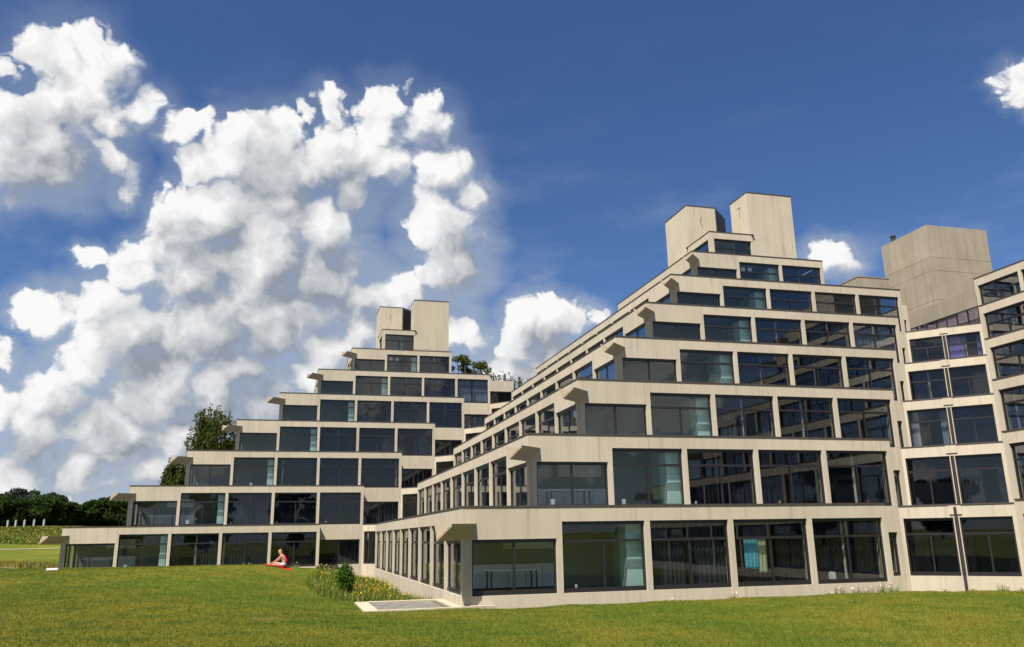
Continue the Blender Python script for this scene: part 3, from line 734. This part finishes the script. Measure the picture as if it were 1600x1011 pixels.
# rough grass on the bank and along the lawn edge on the left
nb_ = 26000
px_ = nr.uniform(-90, 150, nb_); Y_ = nr.uniform(99, 121, nb_); wx = np.array([at_depth(a, 840, c).x for a, c in zip(px_, Y_)]); wy = Y_
pts = np.column_stack([wx, wy, gz_arr(np.column_stack([wx, wy]))])
tag(link('long_grass', blades('long_grass', pts, nr.uniform(.05, .24, nb_), .14, ((BL1, BL2), (.72, .28)), 1.2)), 'long yellowing grass on the bank', 'grass', kind='stuff')
nb_ = 5000
px_ = nr.uniform(-40, 112, nb_); Y_ = 58 + nr.normal(size=nb_) * 1.6; wx = np.array([at_depth(a, 880, c).x for a, c in zip(px_, Y_)]); wy = Y_
pts = np.column_stack([wx, wy, gz_arr(np.column_stack([wx, wy]))])
tag(link('rough_grass', blades('rough_grass', pts, nr.uniform(.15, .55, nb_), .05, ((BL1, BL2), (.35, .65)), .5)), 'straw-coloured rough grass fringe beside the far residence corner', 'grass', kind='stuff')
# weeds at the foot of the walls
def weed(p, h_, lab, grp):
    h_ *= .75
    n = 70; q = np.column_stack([nr.normal(size=n) * .13 * h_ * 2, nr.normal(size=n) * .10, np.zeros(n)])
    root = link('weed', None, None, p); tag(root, lab, 'weed', grp)
    fi = np.where(nr.uniform(0, 1, n) < .22)[0]
    link('foliage', blades('foliage', q, nr.uniform(.25, 1.0, n) * h_, .03, ((BL1, BL2), (.8, .2)), .6, (fi, [FW, FY, FW], .018)), root)
for u, v, h_ in ((9.2,-.16,.45),(10.2,-.16,.3),(12.9,-.16,.35),(13.4,-.16,.62),(14.0,-.18,.5),(14.5,-.16,.6),(15.1,-.16,.7),(15.5,-.2,.55),(7.0,-.16,.3)):
    p = mloc(u, v); weed((p.x, p.y, gz(p.x, p.y)), h_, 'weeds growing below the %s ground-floor window from the paved slab' % ('first','second','third','fourth','fifth')[int(u / m)], 'weeds along the main plinth')
for t in (.06, .2, .33, .55, .8, .95):
    p = mloc(6*m + PW + (m - PW) * t - .18, m - (m - PW) * t - .18); weed((p.x, p.y, gz(p.x, p.y)), nr.uniform(.3, .6), 'tuft of weeds below the drainpipe block windows', 'weeds along the link plinth')
for i in range(7):
    p = L_ORG + UX * (7 + i * 1.45) - VX * .35; weed((p.x, p.y, gz(p.x, p.y)), nr.uniform(.3, .75), 'tuft of weeds at the foot of the far residence windows', 'weeds along the far residence')

# ------------------------------------------------------------------ mown lawn blades
N_T = 300000
Y_ = 11.0 + 41 * nr.uniform(0, 1, N_T) ** 1.35; X_ = nr.uniform(-.72, .72, N_T) * Y_
lu_ = (X_ - M_ORG.x) * UX.x + (Y_ - M_ORG.y) * UX.y; lv2 = (X_ - M_ORG.x) * VX.x + (Y_ - M_ORG.y) * VX.y
keep = ~((lu_ > -.1) & (lv2 > -.05) & ~((lu_ > 5*m+.2) & (lv2 < m*.2 - (lu_ - 6*m)))) & ~((lu_ > -3.1) & (lu_ < .3) & (lv2 > -.5) & (lv2 < 3.5)) & ~((lu_ > 6*m - .1) & (lv2 < -m + .3))
ll_u = (X_ - L_ORG.x) * UX.x + (Y_ - L_ORG.y) * UX.y; ll_v = (X_ - L_ORG.x) * VX.x + (Y_ - L_ORG.y) * VX.y
keep &= ~((ll_u > -.1) & (ll_v > -.1)); 
X_, Y_ = X_[keep], Y_[keep]
Pg = np.column_stack([X_, Y_, gz_arr(np.column_stack([X_, Y_])) - .008])
me = bpy.data.meshes.new('lawn_grass'); me.vertices.add(len(Pg)); me.vertices.foreach_set('co', Pg.ravel().astype(np.float32)); me.update()
lg = link('lawn_grass', me); tag(lg, 'short mown grass blades covering the lawn', 'grass', kind='stuff')
def blade_mat(k, b, t):
    geo = k.n('ShaderNodeNewGeometry'); P = geo.outputs['Position']; inf = k.n('ShaderNodeObjectInfo')
    n1 = k.noise(P, .16, 4, .6); n2 = k.noise(P, .9, 5, .65)
    c = k.mix(k.ramp(n1, .40, .60), (.084, .112, .008, 1), (.138, .134, .013, 1))
    c = k.mix(k.ramp(n2, .46, .66, 0, .75), c, (.050, .092, .007, 1))
    c = k.mix(k.ramp(inf.outputs['Random'], .80, .97, 0, .55), c, (.225, .175, .045, 1))
    t.links.new(c, b.inputs['Base Color']); b.inputs['Subsurface Weight'].default_value = 0
BLADE = material('lawn_blade', blade_mat, .7, .15)
ng = bpy.data.node_groups.new('lawn_tufts', 'GeometryNodeTree')
ng.interface.new_socket('Geometry', in_out='INPUT', socket_type='NodeSocketGeometry'); ng.interface.new_socket('Geometry', in_out='OUTPUT', socket_type='NodeSocketGeometry')
gn = lambda t, **k: [setattr(n_, a, b) or n_ for n_ in [ng.nodes.new(t)] for a, b in (k or {'label': ''}).items()][0]
gin, gout = gn('NodeGroupInput'), gn('NodeGroupOutput')
join = gn('GeometryNodeJoinGeometry')
for i in range(6):
    co = gn('GeometryNodeMeshCone', fill_type='NONE'); co.inputs['Vertices'].default_value = 3; co.inputs['Radius Top'].default_value = 0.0; co.inputs['Radius Bottom'].default_value = .005; co.inputs['Depth'].default_value = .046
    tf = gn('GeometryNodeTransform'); a = i * 1.05 + .3
    tf.inputs['Translation'].default_value = (.035 * math.cos(a) * (1 + i % 3 * .5), .035 * math.sin(a) * (1 + i % 2), 0)
    tf.inputs['Rotation'].default_value = (.5 * math.sin(a * 2.1), .5 * math.cos(a * 1.7), a)
    ng.links.new(co.outputs[0], tf.inputs[0]); ng.links.new(tf.outputs[0], join.inputs[0])
sm = gn('GeometryNodeSetMaterial'); sm.inputs['Material'].default_value = BLADE; ng.links.new(join.outputs[0], sm.inputs[0])
iop = gn('GeometryNodeInstanceOnPoints'); ng.links.new(gin.outputs[0], iop.inputs['Points']); ng.links.new(sm.outputs[0], iop.inputs['Instance'])
rv = gn('FunctionNodeRandomValue', data_type='FLOAT_VECTOR'); rv.inputs[0].default_value = (-.2, -.2, 0); rv.inputs[1].default_value = (.2, .2, 6.28)
ng.links.new(rv.outputs[0], iop.inputs['Rotation'])
rs = gn('FunctionNodeRandomValue', data_type='FLOAT'); rs.inputs[2].default_value = .55; rs.inputs[3].default_value = 1.35
ng.links.new(rs.outputs[1], iop.inputs['Scale']); ng.links.new(iop.outputs[0], gout.inputs[0])
md = lg.modifiers.new('tufts', 'NODES'); md.node_group = ng

# ------------------------------------------------------------------ people and small things
p = at_depth(446, 881.5, 44); PZ = gz(p.x, p.y)
TOWEL_R = colour('red_towel', (.45, .02, .025)); SKIN = colour('skin', (.42, .22, .145), .06); HAIR = colour('blond_hair', (.40, .26, .10), .25); TOPM = colour('pink_top', (.78, .035, .10), .08); SHORT = colour('pale_shorts', (.50, .55, .75), .12)
n = 26; v = []; f = []
for i in range(n + 1):
    for j in range(7):
        x, y = -1.08 + 1.48 * i / n, -.33 + .66 * j / 6
        v.append((x, y, gz(p.x + x, p.y + y) - PZ + .035 + .012 * math.sin(x * 9 + y * 5) + .008 * math.sin(y * 17)))
f = [(i*7+j, (i+1)*7+j, (i+1)*7+j+1, i*7+j+1) for i in range(n) for j in range(6)]
me = bpy.data.meshes.new('beach_towel'); me.from_pydata(v, [], f); me.materials.append(TOWEL_R)
to = link('beach_towel', me, None, (p.x, p.y, PZ)); to.modifiers.new('thick', 'SOLIDIFY').thickness = .012; tag(to, 'red beach towel spread on the lawn under the sunbather', 'towel')
def skin_obj(name, verts, edges, radii, mat, parent, root=0, sub=2):
    me = bpy.data.meshes.new(name); me.from_pydata(verts, edges, []); o = link(name, me, parent)
    md = o.modifiers.new('skin', 'SKIN'); md.use_smooth_shade = True
    for i, sv in enumerate(me.skin_vertices[0].data):
        r_ = radii[i]; sv.radius = (r_, r_) if not isinstance(r_, tuple) else r_; sv.use_root = i == root
    o.modifiers.new('sub', 'SUBSURF').levels = sub; o.modifiers['sub'].render_levels = sub; me.materials.append(mat); return o
per = link('person', None, None, (p.x, p.y, PZ + .03)); per.scale = (1.18, 1.1, 1.1); tag(per, 'sunbather in a pink top and pale shorts sitting forward with legs outstretched', 'person')
V = [(0,0,.13),(-.05,0,.33),(-.13,0,.50),(-.19,0,.60),(-.25,0,.67),(-.30,0,.76)]; E_ = [(0,1),(1,2),(2,3),(3,4),(4,5)]; Rr = [(.15,.12),(.125,.105),(.135,.11),(.06,.06),(.055,.055),(.10,.085)]
def chain(start, pts, rs):
    prev = start
    for q, r_ in zip(pts, rs): V.append(q); Rr.append(r_); E_.append((prev, len(V) - 1)); prev = len(V) - 1
    return prev
for sg in (-1, 1):
    chain(0, [(-.06, .10*sg, .12), (-.44, .115*sg, .15 + .03*(sg+1)), (-.66, .11*sg, .10), (-.86, .10*sg, .05), (-.93, .11*sg, .13)], [.085, .06, .052, .035, .028])
    hnd = chain(2, [(-.16, .16*sg, .53), (-.34, .19*sg, .36), (-.50, .15*sg, .245), (-.57, .14*sg, .215)], [.05, .036, .027, .03])
    for q in range(5):
        o_ = (q - 2) * .018
        chain(hnd, [(-.615 + (.02 if q == 0 else 0), .14*sg + o_ * 1.3, .205), (-.645 + (.03 if q == 0 else 0) + abs(o_) * .4, .14*sg + o_ * 1.5, .18)], [.009, .008])
skin_obj('body', V, E_, Rr, SKIN, per)
skin_obj('top', [(.0,0,.20),(-.05,0,.33),(-.12,0,.48),(-.155,0,.56)], [(0,1),(1,2),(2,3)], [(.158,.122),(.140,.118),(.150,.122),(.10,.08)], TOPM, per)
skin_obj('shorts', [(.02,0,.15),(0,0,.17),(-.06,.10,.13),(-.22,.11,.14),(-.06,-.10,.13),(-.22,-.11,.14)], [(0,1),(1,2),(2,3),(1,4),(4,5)], [(.15,.12),(.16,.12),.10,.09,.10,.09], SHORT, per)
skin_obj('hair', [(-.31,0,.80),(-.265,0,.77),(-.215,.0,.66),(-.20,.06,.56),(-.20,-.06,.56)], [(0,1),(1,2),(2,3),(2,4)], [(.10,.085),(.115,.10),(.085,.07),(.04,.035),(.04,.035)], HAIR, per)

# white carton left on the lawn
p = at_depth(81, 900, 40.5); z_ = gz(p.x, p.y)
ct = link('food_carton', MB().prism([(-.22,-.13),(.22,-.13),(.22,.13),(-.22,.13)], .01, .02).prism([(-.25,-.16),(.25,-.16),(.25,-.14),(-.25,-.14)], .02, .10).prism([(-.25,.14),(.25,.14),(.25,.16),(-.25,.16)], .02, .10).prism([(-.25,-.139),(-.23,-.139),(-.23,.139),(-.25,.139)], .02, .10).prism([(.23,-.139),(.25,-.139),(.25,.139),(.23,.139)], .02, .10).mesh('food_carton', WHITE), None, (p.x, p.y, z_ + .02), .3)
tag(ct, 'small white open carton lying on the lawn', 'carton')
SOIL = colour('bare_soil', (.14, .085, .05), .4)
p = at_depth(413, 967, 20.4)
v = [(0, 0, gz(p.x, p.y) + .03)]; f = []
for i in range(28):
    a = 2 * math.pi * i / 28; rr = 1 + .28 * math.sin(3 * a + 1) + .15 * nr.normal()
    x, y = .48 * math.cos(a) * rr, .22 * math.sin(a) * rr; v.append((x, y, gz(p.x + x, p.y + y) + .008))
f = [(0, i + 1, (i + 1) % 28 + 1) for i in range(28)]
me = bpy.data.meshes.new('soil_patch'); me.from_pydata(v, [], f); me.materials.append(SOIL)
tag(link('soil_patch', me, None, (p.x, p.y, 0)), 'worn patch of bare brown soil in the lawn', 'soil patch')
POSTM = colour('post_paint', (.30, .30, .29))
# marker posts on the bank
for px in (12, 24.5, 38, 53, 68.5):
    p = at_depth(px, 820, 116.5); b = MB(); b.prism([(-.11,-.11),(.11,-.11),(.11,.11),(-.11,.11)], -.3, 1.0); b.prism([(-.07,-.07),(.07,-.07),(.07,.07),(-.07,.07)], 1.0, 1.08)
    tag(link('marker_post', b.mesh('marker_post', POSTM), None, (p.x, p.y, gz(p.x, p.y))), 'short pale post standing on the long-grass bank', 'post', 'posts along the bank')
# towels drying inside a ground-floor window of the main residence
BT = colour('blue_towel', (.14, .47, .58), .1); YT = colour('cream_towel', (.55, .55, .33), .1)
def hanging(name, wd, ht, mat, loc, label):
    v = []; n = 28; kk = 12
    for i in range(n + 1):
        for j in range(kk + 1):
            x = wd * i / n; z = -ht * j / kk; v.append((x * (1 - .06 * j / kk), .012 * math.sin(x * 42) * (.3 + j / kk), z + (.02 * math.sin(x * 11) if j == kk else 0)))
    f = [(i*(kk+1)+j, i*(kk+1)+j+1, (i+1)*(kk+1)+j+1, (i+1)*(kk+1)+j) for i in range(n) for j in range(kk)]
    me = bpy.data.meshes.new(name); me.from_pydata(v, [], f); me.materials.append(mat); me.polygons.foreach_set('use_smooth', [True] * len(f))
    o = link(name, me, None, mloc(*loc), TH); o.modifiers.new('thick', 'SOLIDIFY').thickness = .008; tag(o, label, 'towel'); return o
hanging('hanging_towel', .54, 1.06, BT, (3*m + PW + .50, .30, 1.63), 'turquoise towel hanging inside a ground-floor window')
hanging('hanging_towel', .34, 1.22, YT, (3*m + PW + 1.06, .335, 1.63), 'cream towel hanging beside the turquoise towel')
# papers and oddments on the glass and sills
def paper(org, u, v, z, wd, ht, lab, rz=0):
    loc = org + UX * u + VX * v + Vector((0, 0, z))
    o = link('paper_notice', MB().box(0, wd, 0, .004, 0, ht).mesh('paper_notice', WHITE), None, loc, TH); o.rotation_euler = (0, rz, TH); tag(o, lab, 'notice'); return o
paper(M_ORG, m + .9, m + .30, H + .14, .16, .21, 'white paper in the first-floor corner window of the main residence')
paper(M_ORG, 2*m + .62, m + .30, H + .14, .15, .2, 'white paper beside the first pillar of the main first floor')
paper(M_ORG, 6*m + m + .45, 6*m + .30, 6*H + 1.72, .30, .26, 'pale notice in the top light near the main roof', .1)
paper(M_ORG, 6*m + m + .98, 6*m + .30, 6*H + 1.74, .28, .22, 'second pale notice in the top light near the main roof', -.05)
paper(L_ORG, 6*m + m + .45, 6*m + .30, 6*H + 1.72, .30, .28, 'pale square notice under the far residence tower', 0)
paper(L_ORG, 6*m + m + 1.05, 6*m + .30, 6*H + 1.70, .30, .28, 'second pale square notice under the far residence tower', 0)
paper(L_ORG, m + m + .62, m + .30, H + .15, .2, .24, 'white paper low in the second window of the far first floor')
# kitchen fittings behind the corner windows
def counter(org, k, lab):
    o = org + UX * (k * m) + VX * (k * m) + Vector((0, 0, k * H)); root = link('kitchen_counter', None, None, o, TH); tag(root, lab, 'counter')
    b = MB(); 
    for i in range(5): b.box(.9 + i * .62, .9 + i * .62 + .6, m - .55, m + .04, .08, .86)
    link('cupboard', b.mesh('cupboard', WHITE), root)
    link('worktop', MB().box(.86, 4.02, m - .6, m + .05, .861, .90).mesh('worktop', material('worktop%d' % k, plain((.10, .12, .11), .2), .5, .4)), root)
    link('wall_cupboard', MB().box(2.1, 3.9, m - .28, m + .05, 1.35, 1.95).mesh('wall_cupboard', WHITE), root)
    tb = link('dining_table', None, None, o + UX * 1.1 + VX * 1.0, TH); tag(tb, lab.replace('kitchen counter', 'dining table'), 'table')
    link('table_top', MB().box(0, 1.7, 0, .8, .70, .74).mesh('table_top', WHITE), tb)
    for x, y in ((.06,.06),(1.6,.06),(.06,.7),(1.6,.7)): link('leg', cached('tleg', lambda: MB().box(0,.045,0,.045,0,.70).mesh('leg', STEEL)), tb, (x, y, 0))
counter(M_ORG, 0, 'white kitchen counter behind the ground-floor corner window of the main residence')
counter(M_ORG, 1, 'white kitchen counter behind the first-floor corner window of the main residence')
counter(L_ORG, 0, 'white kitchen counter behind the ground-floor corner window of the far residence')
counter(L_ORG, 1, 'white kitchen counter behind the first-floor corner window of the far residence')

# mugs and books standing on the sills
FLO = ('ground', 'first', 'second', 'third', 'fourth', 'fifth'); WIN = ('first', 'second', 'third', 'fourth', 'fifth')
MUGC = [colour('mug_white', (.7, .7, .68)), colour('mug_red', (.5, .05, .06)), colour('mug_yellow', (.6, .5, .06))]
def mug():
    b = MB(); b.tube((0, 0, 0), (0, 0, .10), .04, .042, 12); b.tube((.04, 0, .03), (.065, 0, .05), .008, n=6); b.tube((.065, 0, .05), (.04, 0, .085), .008, n=6); return b
def books():
    b = MB(); b.box(0, .05, 0, .14, 0, .22).box(.052, .085, 0, .15, 0, .25).box(.087, .15, 0, .13, 0, .20).box(.152, .19, 0, .15, 0, .235); return b
for (org, nm, lst) in ((M_ORG, 'main', ((1,2,.35,0),(1,3,.9,2),(1,4,1.9,1),(2,3,2.2,0),(0,1,.5,0),(3,2,2.3,3),(0,4,.7,3))), (L_ORG, 'far', ((1,2,.25,0),(1,3,.22,0),(2,2,.9,0),(2,1,1.2,3),(3,3,2.0,0),(0,1,.4,3),(1,4,.5,0)))):
    for (k, i, off, kind) in lst:
        loc = org + UX * (k*m + i*m + PW + off) + VX * (k*m + REC + .13) + Vector((0, 0, k*H + .142))
        lab = '%s on the sill of the %s %s-floor window from the corner, %s residence' % (('mug', 'row of books')[kind == 3], WIN[i], FLO[k], nm)
        me_ = (books() if kind == 3 else mug()).mesh('sill', MUGC[0 if kind == 3 else kind])
        tag(link('book_row' if kind == 3 else 'mug', me_, None, loc, TH), lab, 'books' if kind == 3 else 'mug')
